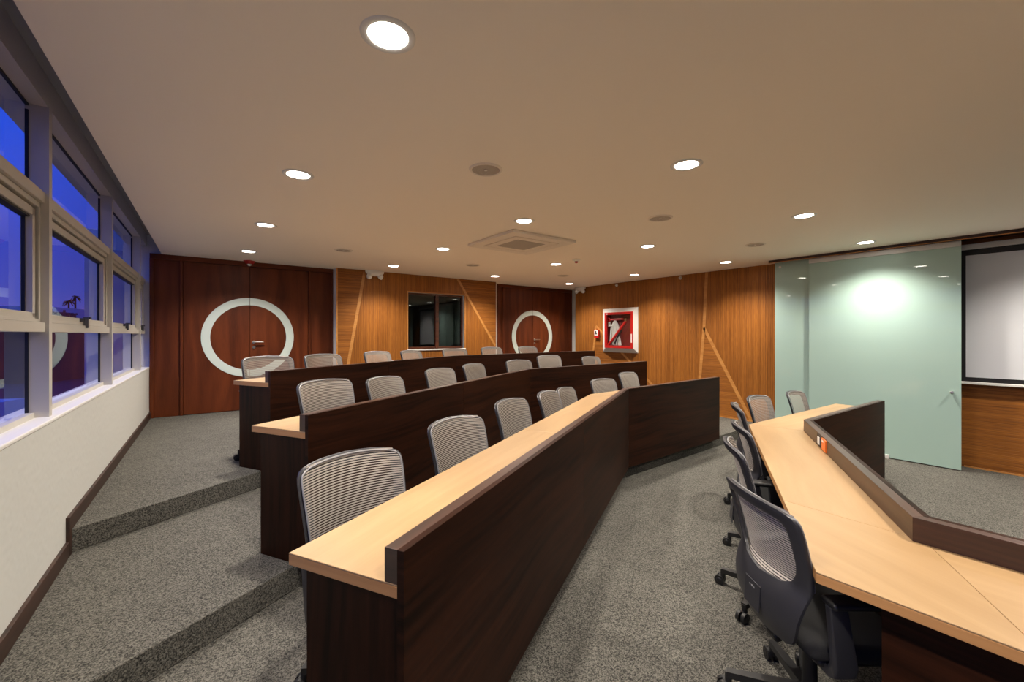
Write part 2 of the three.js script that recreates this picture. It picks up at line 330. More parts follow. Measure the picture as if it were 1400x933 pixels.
mesh('right_plaster_return', uvMetres(slab(8.14, 8.45, 7.62, 8.4, -0.1, 3.1)), M.white, wallRight);
{
  const put = (poly, swap, off = 0) => mesh('wood_panel', uvMetres(board(poly.map(([s, y]) => [s, E_(y)]), 'right', 7.70, 0.02, [], 0.0015), [1, 0], swap, [off, off * 0.6]), M.reed, wallRight);
  const b = -1.645, t = 1.2, ap = [6.934, 0.213], k = [4.242, 0.129];
  put([[2.97, t], [4.189, t], k, [3.305, b], [2.97, b]], true, 0.2);
  put([k, [3.305, b], [4.395, b]], false, 0.5);
  put([[4.189, t], [7.62, t], [7.62, b], [7.197, b], ap, [4.64, b], [4.395, b], k], true, 0.7);
  put([ap, [7.197, b], [4.64, b]], false, 0.1);
  put([[END, t], [2.97, t], [2.97, b], [END, b]], false, 0.35);
  const inl = (p, q, w = 0.055) => mesh('inlay_strip', uvMetres(board(strip(p, q, w).map(([s, y]) => [s, E_(y)]), 'right', 7.696, 0.006)), M.inlay, wallRight);
  inl([4.189, 1.178], [k[0], k[1]]); inl(k, [4.395, b]); inl(k, [3.305, b]); inl(ap, [7.197, b], 0.045); inl(ap, [4.64, b], 0.045);
  const foot = (d0, d1, l) => mesh('base_strip', uvMetres(board(rect(d0, d1, LEVEL[l], LEVEL[l] + 0.018), 'right', 7.693, 0.008)), M.inlay, wallRight);
  foot(3.27, 4.62, 1); foot(END, 0.86, 0);
}
const wallFront = struct('wall_front', 'plain cream wall at the near end of the room', 'wall');
mesh('near_plaster', uvMetres(slab(-1.3, 8.45, END - 0.3, END, -0.1, 3.1)), M.wall, wallFront);

// double doors with the frosted ring
function ringDoor(n, x, label) {
  const [xl, jl, jc, jr, xr] = x, y0 = LEVEL[3], d = struct('door_' + n, label, 'door');
  const put = (nm, g, m = M.mahogany, off = 0) => mesh(nm, uvMetres(g, [1, 0], true, [off, off * 0.4]), m, d);
  const gap = 0.004, R = 0.636, r = 0.522, cy = EYE - 0.042;
  put('backing', board(rect(xl + 0.01, xr - 0.01, y0, CEIL - 0.004), 'back', 8.086, 0.012), M.mahogany);
  put('side_panel', board(rect(xl, jl - 0.035, y0 + 0.002, CEIL - 0.075), 'back', 8.058, 0.03, [], 0.003), M.mahogany, 0.2);
  put('side_panel', board(rect(jr + 0.035, xr, y0 + 0.002, CEIL - 0.075), 'back', 8.058, 0.03, [], 0.003), M.mahogany, 0.8);
  put('jamb', board(rect(jl - 0.035, jl, y0 + 0.002, CEIL - 0.075), 'back', 8.032, 0.055, [], 0.003)); put('jamb', board(rect(jr, jr + 0.035, y0 + 0.002, CEIL - 0.075), 'back', 8.032, 0.055, [], 0.003));
  put('jamb', board(rect(xl - 0.002, xl + 0.045, y0 + 0.002, CEIL - 0.075), 'back', 8.032, 0.055, [], 0.003)); put('jamb', board(rect(xr - 0.03, xr, y0 + 0.002, CEIL - 0.075), 'back', 8.032, 0.055, [], 0.003));
  mesh('head', uvMetres(board(rect(xl, xr, CEIL - 0.075, CEIL), 'back', 8.028, 0.06, [], 0.003)), M.mahogany, d);
  for (const s of [-1, 1]) {
    const a = s < 0 ? jl + gap : jc + gap, b = s < 0 ? jc - gap : jr - gap;
    const leaf = put('door_leaf', board(rect(a, b, y0 + 0.008, CEIL - 0.08), 'back', 8.046, 0.04, [], 0.002), M.mahogany, s * 0.55 + n * 0.3);
    const sh = new THREE.Shape(); const A0 = s < 0 ? Math.PI / 2 : -Math.PI / 2, e = gap * 0.9;
    const pts = []; for (let i = 0; i <= 40; i++) { const q = A0 + Math.PI * i / 40; pts.push(V2(jc + s * e + (R) * Math.cos(q), cy + R * Math.sin(q))); }
    for (let i = 40; i >= 0; i--) { const q = A0 + Math.PI * i / 40; pts.push(V2(jc + s * e + r * Math.cos(q), cy + r * Math.sin(q))); }
    sh.setFromPoints(pts);
    const g = new THREE.ExtrudeGeometry(sh, { depth: 0.004, bevelEnabled: true, bevelSize: 0.001, bevelThickness: 0.001, bevelSegments: 1 }); g.translate(0, 0, -8.0455);
    const rg = mesh('frosted_half_ring', uvMetres(g), M.ring, leaf); rg.userData.label = 'pale frosted glass half ring';
  }
  const lx = jc + 0.055, ly = EYE - 0.118, h = [];
  const cyl = (rad, len, X, Y, Z) => { const c = new THREE.CylinderGeometry(rad, rad, len, 20); c.rotateX(Math.PI / 2); c.translate(X, Y, Z); return c; };
  h.push(cyl(0.024, 0.012, lx, ly, -8.04), cyl(0.009, 0.05, lx, ly, -8.02));
  const lever = new THREE.CapsuleGeometry(0.0095, 0.125, 6, 12); lever.rotateZ(Math.PI / 2); lever.translate(lx + 0.065, ly, -7.996); h.push(lever);
  mesh('lever_handle', mergeGeometries(h.map((g) => g.index ? g.toNonIndexed() : g)), M.steel, d);
  mesh('lock_cylinder', mergeGeometries([cyl(0.022, 0.012, lx, ly - 0.085, -8.04), cyl(0.011, 0.024, lx, ly - 0.085, -8.032)]), M.steel, d);
}
ringDoor(1, [-0.52, -0.14, 0.716, 1.585, 1.992], 'mahogany double door beside the windows with a large frosted ring');
ringDoor(2, [5.60, 5.78, 6.655, 7.53, 8.0], 'mahogany double door in the far corner with a large frosted ring');
{ // white pilaster strips flanking the far door
  const t7 = struct('trim_7', 'narrow white plaster strip left of the far door', 'trim'); mesh('strip', uvMetres(board(rect(5.50, 5.598, LEVEL[3], CEIL), 'back', 8.06, 0.04)), M.white, t7);
  const t8 = struct('trim_8', 'narrow white plaster strip in the corner right of the far door', 'trim'); mesh('strip', uvMetres(board(rect(8.002, 8.139, LEVEL[3], CEIL), 'back', 8.03, 0.07)), M.white, t8);
}

// ================================================================= DESKS
const segDir = (a, b) => { const l = Math.hypot(b[0] - a[0], b[1] - a[1]); return [(b[0] - a[0]) / l, (b[1] - a[1]) / l]; };
const TT = 0.79, PH = 0.89, TH = 0.04, CAPW = 0.069, FPT = 0.024;
function woodTop(o, poly, y, e, off) {                   // table top with its slightly redder edge banding
  const t = mesh('table_top', uvMetres(prism(poly, y - 0.006, y, 0.002), e, false, off), M.maple, o);
  mesh('edge_band', uvMetres(prism(poly, y - TH, y - 0.0062, 0.0015), e, false, off), M.mapleEdge, t);
}
const rowNames = [null, 'lowest', 'middle', 'topmost'];
function deskRow(k) {
  const y = LEVEL[k], pl = ROW[k], depth = [0, 0.465, 0.485, 0.50][k];
  const o = thing('tiered_desk', `long dark wood desk with maple top on the ${rowNames[k]} carpeted tier`, 'desk', 'curved rows of tiered desks');
  const cuts = [[pl[0], lerp2(pl[0], pl[1], 0.5)], [lerp2(pl[0], pl[1], 0.5), pl[1]], [pl[1], pl[2]]];
  const full = [pl[0], lerp2(pl[0], pl[1], 0.5), pl[1], pl[2]];
  const band = (d0, d1) => { const A = offsetLine(full, d0), B = offsetLine(full, d1); return cuts.map((c, i) => [A[i], A[i + 1], B[i + 1], B[i]]); };
  const yBot = y - (k === 1 ? 0.0 : 0.0);
  const shrink = (q, g = 0.0012) => { const e = segDir(q[0], q[1]), f = segDir(q[3], q[2]); return [[q[0][0] + e[0] * g, q[0][1] + e[1] * g], [q[1][0] - e[0] * g, q[1][1] - e[1] * g], [q[2][0] - f[0] * g, q[2][1] - f[1] * g], [q[3][0] + f[0] * g, q[3][1] + f[1] * g]]; };
  band(0, FPT).forEach((q, i) => mesh('front_panel', uvMetres(prism(shrink(q), yBot, y + PH, 0.0012), cuts[i] && segDir(...cuts[i]), false, [k * 0.7 + i * 0.43, i * 0.31]), M.wenge, o));
  band(FPT, CAPW).forEach((q, i) => mesh('cap_rail', uvMetres(prism(shrink(q), y + TT, y + PH, 0.0012), segDir(...cuts[i]), false, [k * 0.3 + i * 0.63, i * 0.2]), M.wengeCap, o));
  band(FPT, depth).forEach((q, i) => woodTop(o, shrink(q, 0.0006), y + TT, segDir(...cuts[i]), [k * 0.5 + i * 0.8, i * 0.37 + k * 0.2]));
  // upright supports at both ends
  const A = offsetLine(full, FPT), B = offsetLine(full, depth - 0.075);
  const support = (p, q, e) => mesh('end_panel', uvMetres(prism([p, q, [q[0] + e[0] * 0.03, q[1] + e[1] * 0.03], [p[0] + e[0] * 0.03, p[1] + e[1] * 0.03]], y, y + TT - TH, 0.0015), e, true, [0.2 * k, 0.1]), M.wenge, o);
  const e1 = segDir(pl[0], pl[1]), e2 = segDir(pl[1], pl[2]);
  const at = (p, e, s) => [p[0] + e[0] * s, p[1] + e[1] * s];
  support(at(A[0], e1, 0.006), at(B[0], e1, 0.006), e1);
  support(at(A[3], e2, -0.036), at(B[3], e2, -0.036), e2);
  return o;
}
[1, 2, 3].forEach(deskRow);

{ // front desk on the flat floor: three runs
  const Q = [[2.455, -1.15], [2.455, 0.373], [4.371, 1.404], [6.34, 1.335]];
  const o = thing('front_desk', 'angled maple topped desk on the flat floor facing the glass boards', 'desk');
  const A = offsetLine(Q, FPT), B = offsetLine(Q, CAPW);
  const T = [[1.80, -1.15], [1.798, 0.569], [4.242, 1.89], [6.388, 1.815]];
  for (let i = 0; i < 3; i++) {
    const e = segDir(Q[i], Q[i + 1]);
    mesh('front_panel', uvMetres(prism([Q[i], Q[i + 1], A[i + 1], A[i]], 0, PH, 0.0012), e, false, [0.3 + i * 0.5, 0.15 * i]), M.wenge, o);
    mesh('cap_rail', uvMetres(prism([A[i], A[i + 1], B[i + 1], B[i]], TT, PH, 0.0012), e, false, [0.9 + i * 0.5, 0.2]), M.wengeCap, o);
  }
  const s1 = [2.4395, 0.915], s2 = [1.80, 0.040], g = 0.0012, e1 = segDir(Q[1], Q[2]);
  woodTop(o, [A[1], [A[1][0] + g, A[1][1]], A[2], T[2], [s1[0] + g, s1[1]]], TT, e1, [0.1, 0.4]);
  woodTop(o, [[A[1][0] - g, A[1][1] - g], [s1[0] - g, s1[1]], T[1], [s2[0], s2[1] + g]], TT, segDir([2.0, 0.05], [2.3, 0.7]), [1.2, 0.1]);
  woodTop(o, [[A[1][0], A[1][1] - 2 * g], [s2[0], s2[1] - g], T[0], A[0]], TT, segDir(Q[0], Q[1]), [0.6, 0.7]);
  woodTop(o, [[A[2][0] + g, A[2][1]], [6.37, A[3][1]], T[3], [T[2][0] + g, T[2][1]]], TT, segDir(Q[2], Q[3]), [0.35, 0.2]);
  mesh('end_panel', uvMetres(slab(1.862, 1.89, -1.1, 0.40, 0, TT - TH, 0.002), [0, 1], false), M.wenge, o);
  mesh('end_panel', uvMetres(slab(6.30, 6.33, A[3][1], 1.74, 0, TT - TH, 0.002), [0, 1], true), M.wenge, o);
  // sockets on the cap's inner face
  const nB = [-e1[1], e1[0]];
  const plate = (nm, s, w, y0, y1, mat, proud, parent) => { const p = [B[1][0] + e1[0] * s, B[1][1] + e1[1] * s], q = [p[0] + e1[0] * w, p[1] + e1[1] * w]; return mesh(nm, uvMetres(prism([p, q, [q[0] + nB[0] * proud, q[1] + nB[1] * proud], [p[0] + nB[0] * proud, p[1] + nB[1] * proud]], y0, y1, 0.001)), mat, parent); };
  const s = plate('socket_plate', 1.57, 0.115, TT + 0.008, TT + 0.092, M.deskDark, 0.006, o); plate('socket_insert', 1.60, 0.055, TT + 0.022, TT + 0.078, M.white, 0.010, s).userData.label = 'white socket insert';
  const s3 = plate('socket_plate', 1.42, 0.115, TT + 0.006, TT + 0.092, M.orange, 0.008, o); s3.userData.label = 'orange power socket'; plate('socket_mark', 1.475, 0.045, TT + 0.066, TT + 0.080, M.white, 0.0095, s3);
}

// ================================================================= CHAIRS
const KW = 1.06;
const outerHalf = [[0, 0.972], [0.12, 0.967], [0.19, 0.957], [0.219, 0.946], [0.233, 0.925], [0.237, 0.89], [0.231, 0.76], [0.224, 0.66], [0.212, 0.56], [0.192, 0.475], [0.172, 0.432], [0.14, 0.412], [0, 0.405]].map(([x, y]) => [x * KW, y]);
const innerHalf = [[0, 0.925], [0.12, 0.921], [0.165, 0.914], [0.185, 0.900], [0.190, 0.87], [0.187, 0.76], [0.180, 0.715], [0.160, 0.672], [0.115, 0.646], [0, 0.632]].map(([x, y]) => [x * KW, y]);
const mirrorLoop = (h) => [...h, ...h.slice(1, -1).reverse().map(([x, y]) => [-x, y])];
function cast(loop, ang, c) {
  const dx = Math.cos(ang), dy = Math.sin(ang); let best = 0;
  for (let i = 0; i < loop.length; i++) {
    const a = loop[i], b = loop[(i + 1) % loop.length], ex = b[0] - a[0], ey = b[1] - a[1], den = dx * ey - dy * ex;
    if (Math.abs(den) < 1e-9) continue;
    const t = ((a[0] - c[0]) * ey - (a[1] - c[1]) * ex) / den, s = ((a[0] - c[0]) * dy - (a[1] - c[1]) * dx) / den;
    if (t > 0 && s >= -1e-6 && s <= 1 + 1e-6) best = Math.max(best, t);
  }
  return [c[0] + dx * best, c[1] + dy * best];
}
const backZ = (x, y) => (y > 0.66 ? -0.27 - 0.085 * Math.pow((y - 0.66) / 0.31, 1.3) : -0.27 - 0.034 * Math.sin(Math.PI * (0.66 - y) / 0.26)) + 0.055 * (x / (0.235 * KW)) ** 2;
const widthAt = (y) => { for (let i = 1; i < outerHalf.length; i++) { const a = outerHalf[i - 1], b = outerHalf[i]; if (y <= a[1] && y >= b[1]) return a[0] + (b[0] - a[0]) * (a[1] - y) / (a[1] - b[1] || 1); } return 0; };
function chairGeometries() {
  const G = {};
  { // frame: outer band and lumbar shield
    const N = 80, K = 6, th = 0.02, O = mirrorLoop(outerHalf), I = mirrorLoop(innerHalf), c = [0, 0.77], pos = [], idx = [], R = 2 * K + 2;
    for (let i = 0; i < N; i++) {
      const q = i / N * Math.PI * 2, o = cast(O, q, c), n = cast(I, q, c);
      for (let s = 0; s < R; s++) {
        const front = s <= K, t = front ? s / K : (R - 1 - s) / K, x = n[0] + (o[0] - n[0]) * t, y = n[1] + (o[1] - n[1]) * t;
        const round = 0.004 * (t < 0.01 || t > 0.99 ? 1 : 0);
        pos.push(x, y, backZ(x, y) + (front ? -round : -th + round));
      }
    }
    for (let i = 0; i < N; i++) for (let s = 0; s < R; s++) { const a = i * R + s, b = i * R + (s + 1) % R, d = ((i + 1) % N) * R + s, e = ((i + 1) % N) * R + (s + 1) % R; idx.push(a, d, b, b, d, e); }
    const g = new THREE.BufferGeometry(); g.setAttribute('position', new THREE.Float32BufferAttribute(pos, 3)); g.setIndex(idx); g.computeVertexNormals();
    G.frame = toCreasedNormals(g, 1.0);
  }
  { // mesh: taut horizontal ribs over the opening and the frame's face
    const pos = [], idx = []; const n = 12;
    for (let y = 0.61; y < 0.952; y += 0.0100) {
      const w = widthAt(y) - 0.014, base = pos.length / 3;
      for (let i = 0; i <= n; i++) { const x = -w + 2 * w * i / n, sag = 0.010 * (1 - (x / w) ** 2); for (const d of [0, 0.0062]) { const yy = y + d + 0.012 * (1 - (x / 0.235) ** 2) * smooth((y - 0.75) / 0.2); pos.push(x, yy, backZ(x, yy) + 0.010 - sag * 0.4 + (d ? 0.0012 : 0)); } }
      for (let i = 0; i < n; i++) { const a = base + i * 2; idx.push(a, a + 2, a + 1, a + 1, a + 2, a + 3); }
    }
    const g = new THREE.BufferGeometry(); g.setAttribute('position', new THREE.Float32BufferAttribute(pos, 3)); g.setIndex(idx); g.computeVertexNormals(); G.ribs = g;
  }
  { // edge cord round the mesh
    const pts = mirrorLoop(outerHalf).filter((p) => p[1] > 0.57).sort((a, b) => Math.atan2(a[0], a[1] - 0.58) - Math.atan2(b[0], b[1] - 0.58)).map(([x, y]) => { const X = x * 0.945, Y = y - 0.008 * (y > 0.93 ? 1 : 0); return new THREE.Vector3(X, Y, backZ(X, Y) + 0.009); });
    G.cord = new THREE.TubeGeometry(new THREE.CatmullRomCurve3(pts, false, 'centripetal'), 60, 0.0045, 6);
  }
  { // badge on the shield
    const g = new RoundedBoxGeometry(0.11, 0.11, 0.004, 2, 0.002); g.rotateX(0.06); g.translate(0, 0.525, backZ(0, 0.525) - 0.0195); G.badge = g;
    G.mark = mergeGeometries([-0.014, 0, 0.014].map((x) => { const b = new THREE.BoxGeometry(0.008, 0.007, 0.002); b.translate(x, 0.555, backZ(0, 0.555) - 0.0215); return b; }));
  }
  { // seat cushion with softened rim
    const g = new RoundedBoxGeometry(0.49, 0.075, 0.46, 5, 0.034), p = g.attributes.position;
    for (let i = 0; i < p.count; i++) { const x = p.getX(i), y = p.getY(i), z = p.getZ(i), t = smooth((z - 0.08) / 0.15); p.setXYZ(i, x * (1 - 0.10 * Math.max(0, -z / 0.23) ** 2), y - 0.022 * t - (y > 0 ? 0.008 * (1 - (x / 0.245) ** 2) : 0), z); }
    g.computeVertexNormals(); g.translate(0, 0.425, 0.0); G.seat = g;
    const shell = new RoundedBoxGeometry(0.42, 0.03, 0.38, 3, 0.014); shell.translate(0, 0.377, 0); G.shell = shell;
  }
  { // tilt mechanism with the spine that carries the back
    const a = new RoundedBoxGeometry(0.16, 0.05, 0.22, 2, 0.012); a.translate(0, 0.338, 0); const b = new RoundedBoxGeometry(0.07, 0.035, 0.17, 2, 0.012); b.rotateX(-0.35); b.translate(0, 0.372, -0.165);
    const d = new RoundedBoxGeometry(0.065, 0.12, 0.03, 2, 0.01); d.translate(0, 0.44, -0.235); G.mech = mergeGeometries([a, b, d].map((g) => g.toNonIndexed ? (g.index ? g.toNonIndexed() : g) : g));
  }
  G.column = (() => { const a = new THREE.CylinderGeometry(0.027, 0.03, 0.2, 16); a.translate(0, 0.2, 0); const b = new THREE.CylinderGeometry(0.045, 0.05, 0.05, 20); b.translate(0, 0.105, 0); const d = new THREE.CylinderGeometry(0.016, 0.016, 0.06, 12); d.translate(0, 0.31, 0); return mergeGeometries([a, b, d]); })();
  { // one star leg pointing to -z, with its castor
    const g = new THREE.BoxGeometry(0.052, 0.042, 0.30, 1, 1, 4), p = g.attributes.position;
    for (let i = 0; i < p.count; i++) { const t = (0.15 - p.getZ(i)) / 0.30, k = 1 - 0.42 * t; p.setXYZ(i, p.getX(i) * k, p.getY(i) * (1 - 0.35 * t) - 0.018 * t, p.getZ(i)); }
    g.translate(0, 0.108, -0.17); const tip = new THREE.CylinderGeometry(0.015, 0.015, 0.045, 12); tip.translate(0, 0.075, -0.312);
    G.leg = mergeGeometries([toCreasedNormals(g, 0.6), tip.toNonIndexed()]);
    const w = []; for (const s of [-1, 1]) { const c = new THREE.CylinderGeometry(0.0295, 0.0295, 0.019, 20); c.rotateZ(Math.PI / 2); c.translate(s * 0.016, 0.0295, -0.330); w.push(c); const h = new THREE.CylinderGeometry(0.012, 0.019, 0.004, 16); h.rotateZ(-s * Math.PI / 2); h.translate(s * 0.027, 0.0295, -0.330); w.push(h); }
    const ax = new THREE.BoxGeometry(0.016, 0.03, 0.035); ax.translate(0, 0.045, -0.318); w.push(ax); G.castor = mergeGeometries(w);
  }
  { // arm: bracket from under the seat, upright blade, pad
    const s = new THREE.Shape([[0.13, 0.350], [0.225, 0.347], [0.255, 0.362], [0.267, 0.40], [0.272, 0.628], [0.246, 0.628], [0.238, 0.415], [0.228, 0.388], [0.215, 0.38], [0.13, 0.378]].map((p) => V2(...p)));
    const g = new THREE.ExtrudeGeometry(s, { depth: 0.046, bevelEnabled: true, bevelSize: 0.004, bevelThickness: 0.006, bevelSegments: 2 }), p = g.attributes.position;
    for (let i = 0; i < p.count; i++) { const k = smooth((p.getY(i) - 0.38) / 0.25); p.setZ(i, (p.getZ(i) - 0.023) * (1.45 - 0.35 * k) - 0.125 - 0.035 * k); }
    g.computeVertexNormals(); G.arm = toCreasedNormals(g, 0.7);
    const pad = new RoundedBoxGeometry(0.078, 0.026, 0.235, 4, 0.012); pad.translate(0.257, 0.642, -0.075); G.pad = pad;
  }
  return G;
}
const CG = chairGeometries();
const flip = (g) => { const c = g.clone(); c.scale(-1, 1, 1); const n = c.index ? c.toNonIndexed() : c; for (const key of Object.keys(n.attributes)) { const a = n.attributes[key], k = a.itemSize; for (let i = 0; i < a.count; i += 3) for (let j = 0; j < k; j++) { const t = a.array[(i + 1) * k + j]; a.array[(i + 1) * k + j] = a.array[(i + 2) * k + j]; a.array[(i + 2) * k + j] = t; } } return n; };
const armR = flip(CG.arm), padR = flip(CG.pad);
function chairProto() {
  const o = new THREE.Group();
  mesh('seat', CG.seat, M.chairSeat, o); mesh('seat_shell', CG.shell, M.chairBlack, o); mesh('tilt_mechanism', CG.mech, M.chairBlack, o);
  const f = mesh('back_frame', CG.frame, M.chairFrame, o); const b = mesh('badge', CG.badge, M.chairFrame, f); void b; mesh('maker_mark', CG.mark, M.chairTrim, f);
  const m = mesh('mesh_back', CG.ribs, M.chairMesh, o); m.userData.label = 'grey see-through mesh of horizontal ribs'; mesh('edge_cord', CG.cord, M.chairTrim, m);
  for (const s of [1, -1]) { const a = mesh('armrest', s > 0 ? CG.arm : armR, M.chairFrame, o); mesh('arm_pad', s > 0 ? CG.pad : padR, M.chairBlack, a); }
  mesh('gas_column', CG.column, M.chairBlack, o);
  for (let i = 0; i < 5; i++) { const l = mesh('base_leg', CG.leg, M.chairBlack, o); l.rotation.y = i * Math.PI * 0.4; mesh('castor', CG.castor, M.chairBlack, l); }
  return o;
}
const proto = chairProto();
const COLZ = -0.075;
const fixedParts = new Set(['gas_column', 'base_leg']);
// [level, X, D, facing in degrees on plan, gas lift]
const CHAIRS = [
  [1, 0.642, 1.705, -78.7, 0.955], [1, 1.455, 2.16, -74.8, 0.955], [1, 2.256, 2.603, -68.6, 0.955], [1, 2.935, 2.882, -63.5, 0.94], [1, 3.50, 3.225, -65.5, 0.90], [1, 4.30, 3.445, -88, 0.925], [1, 4.98, 3.55, -80, 0.97],
  [2, 0.966, 3.418, -68.5, 0.992], [2, 1.627, 3.814, -63.2, 0.947], [2, 2.426, 4.252, -69.7, 0.962], [2, 3.179, 4.697, -65.9, 0.962], [2, 4.005, 4.885, -90.1, 0.97], [2, 4.66, 4.945, -93.1, 1.021], [2, 5.707, 4.959, -86.6, 0.97],
  [3, 0.671, 4.795, -79.5, 0.992], [3, 1.348, 5.183, -68.3, 0.985], [3, 2.182, 5.638, -64, 0.985], [3, 2.88, 6.08, -62.7, 0.971], [3, 3.62, 6.185, -87.5, 0.977], [3, 4.44, 6.25, -85.5, 0.987], [3, 5.31, 6.26, -85.8, 0.985],
  [0, 2.18, 0.65, -36.5, 0.985], [0, 2.88, 1.037, -57.6, 0.983], [0, 3.49, 1.28, -55.1, 0.978], [0, 4.39, 1.725, -60, 0.976], [0, 5.04, 1.85, -91.5, 0.965], [0, 5.886, 1.779, -89.8, 0.955]];
{
  const count = [0, 0, 0, 0];
  const groups = ['chairs at the front desk', 'chairs at the lowest tiered desk', 'chairs at the middle tiered desk', 'chairs at the topmost tiered desk'];
  for (const [l, X, D, deg, lift] of CHAIRS) {
    const o = proto.clone(), i = count[l]++; o.name = numbered('swivel_chair');
    const label = l ? `grey mesh swivel chair at the ${rowNames[l]} tiered desk, ${ORD[i]} from its window end`
      : ['dark framed mesh swivel chair at the front desk corner nearest the windows', 'grey mesh swivel chair at the front desk, second from its window end corner', 'grey mesh swivel chair at the front desk, third from its window end corner', 'grey mesh swivel chair at the bend of the front desk', 'grey mesh swivel chair before the wood wall at the front desk', 'grey mesh swivel chair in front of the pale glass board'][i];
    o.userData = { label, category: 'chair', group: groups[l] };
    const th = deg * Math.PI / 180; o.position.set(X, LEVEL[l], -D); o.rotation.y = Math.atan2(Math.cos(th), -Math.sin(th));
    for (const c of o.children) { if (!fixedParts.has(c.name)) c.position.y = lift - 0.972; else { c.position.z = COLZ; if (c.name === 'base_leg') c.rotation.y += l === 0 ? [-0.42, -0.42, -0.3, 0.1, 0.2, 0][i] : i === 0 ? [0, 0.76, 0.2, 0.14][l] : 0.15 * ((i * 7) % 5 - 2); } }
    scene.add(o);
  }
}

// ================================================================= CEILING FITTINGS
const rowFrom = ['nearest to', 'second from', 'third from', 'fourth from', 'fifth from', 'sixth from'];
function lathe(pts, seg = 40) { return new THREE.LatheGeometry(pts.map((p) => V2(p[0], p[1])), seg); }
const ringG = lathe([[0.074, 0.002], [0.080, -0.006], [0.100, -0.007], [0.106, -0.003], [0.107, 0.002]]), discG = (() => { const g = new THREE.CylinderGeometry(0.076, 0.076, 0.004, 36); g.translate(0, -0.002, 0); return g; })();
LAMP_D.forEach((D, j) => LAMP_X.forEach((X, i) => {
  const o = thing('ceiling_downlight', `round recessed ceiling downlight, ${ORD[i]} from the windows, row ${rowFrom[j]} the ring doors`, 'downlight', 'recessed downlights in the ceiling');
  o.position.set(i === 3 && D < 3 ? X - 0.06 : X, CEIL, -D);
  mesh('trim_ring', ringG, M.white, o); mesh('diffuser', discG, M.lampGlow, o);
  const s = new THREE.SpotLight(LAMP_COLOR, LAMP_CD, 0, 1.17, 1.0, 2); s.position.set(0, -0.012, 0); s.target.position.set(0, -1, 0); s.castShadow = true; s.shadow.radius = 3.5; s.shadow.mapSize.set(1024, 1024); s.name = 'lamp_light';
  o.add(s); o.add(s.target);
}));
const spkRing = lathe([[0.098, 0.001], [0.100, -0.010], [0.112, -0.012], [0.119, -0.004], [0.119, 0.001]]), spkDisc = (() => { const g = new THREE.CylinderGeometry(0.10, 0.10, 0.004, 36); g.translate(0, -0.005, 0); return uvMetres(g); })(), spkBoss = (() => { const g = new THREE.CylinderGeometry(0.010, 0.012, 0.003, 16); g.translate(0, -0.0085, 0); return g; })();
[6.13, 2.53].forEach((D, j) => [1.66, 3.76, 5.86].forEach((X, i) => {
  const o = thing('ceiling_speaker', `round perforated ceiling loudspeaker, ${ORD[i]} from the windows, ${j ? 'above the front tiers' : 'close to the back wall'}`, 'speaker', 'round ceiling loudspeakers');
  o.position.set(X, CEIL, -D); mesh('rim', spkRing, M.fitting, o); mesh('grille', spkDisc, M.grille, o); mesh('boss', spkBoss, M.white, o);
}));
{ // ceiling cassette air conditioner
  const o = thing('air_conditioner', 'square white ceiling cassette air conditioner with central grille', 'air conditioner'); o.position.set(3.325, CEIL - 0.002, -4.257);
  const H = 0.49, box = (w, h, d, x, y, z, r = 0.004) => { const g = new RoundedBoxGeometry(w, h, d, 2, r); g.translate(x, y, z); return g; };
  const sh = new THREE.Shape([V2(-H, -H), V2(H, -H), V2(H, H), V2(-H, H)]); const i = 0.345; sh.holes.push(new THREE.Path([V2(-i, -i), V2(-i, i), V2(i, i), V2(i, -i)]));
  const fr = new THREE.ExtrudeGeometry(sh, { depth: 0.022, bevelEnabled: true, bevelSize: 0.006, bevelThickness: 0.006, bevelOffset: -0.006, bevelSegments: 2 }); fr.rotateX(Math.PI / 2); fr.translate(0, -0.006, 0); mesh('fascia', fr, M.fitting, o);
  mesh('air_slot', box(0.70, 0.006, 0.70, 0, -0.006, 0, 0.002), M.black, o);
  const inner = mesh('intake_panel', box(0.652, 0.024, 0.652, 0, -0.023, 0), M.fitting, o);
  mesh('intake_grille', uvMetres(box(0.44, 0.006, 0.44, 0, -0.035, 0, 0.002)), M.grille, inner);
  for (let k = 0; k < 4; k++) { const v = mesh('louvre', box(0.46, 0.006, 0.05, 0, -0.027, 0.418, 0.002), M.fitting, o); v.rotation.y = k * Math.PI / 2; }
}
{ // smoke detector
  const o = thing('smoke_detector', 'small white ceiling smoke detector with a red tip', 'detector'); o.position.set(4.79, CEIL, -4.72);
  mesh('body', lathe([[0, -0.03], [0.03, -0.03], [0.045, -0.018], [0.062, -0.012], [0.064, 0.0], [0, 0]]), M.white, o); mesh('tip', lathe([[0, -0.058], [0.018, -0.056], [0.024, -0.045], [0.026, -0.03], [0, -0.03]]), M.red, o);
}
{ // red strobe above the window door
  const o = thing('alarm_strobe', 'red fire alarm strobe with clear dome above the door by the windows', 'alarm'); o.position.set(0.70, CEIL, -7.92);
  mesh('body', lathe([[0, -0.052], [0.05, -0.052], [0.082, -0.012], [0.084, 0], [0, 0]], 4), M.red, o); mesh('dome', lathe([[0, -0.085], [0.02, -0.08], [0.032, -0.066], [0.034, -0.05], [0, -0.05]]), M.ring, o);
}
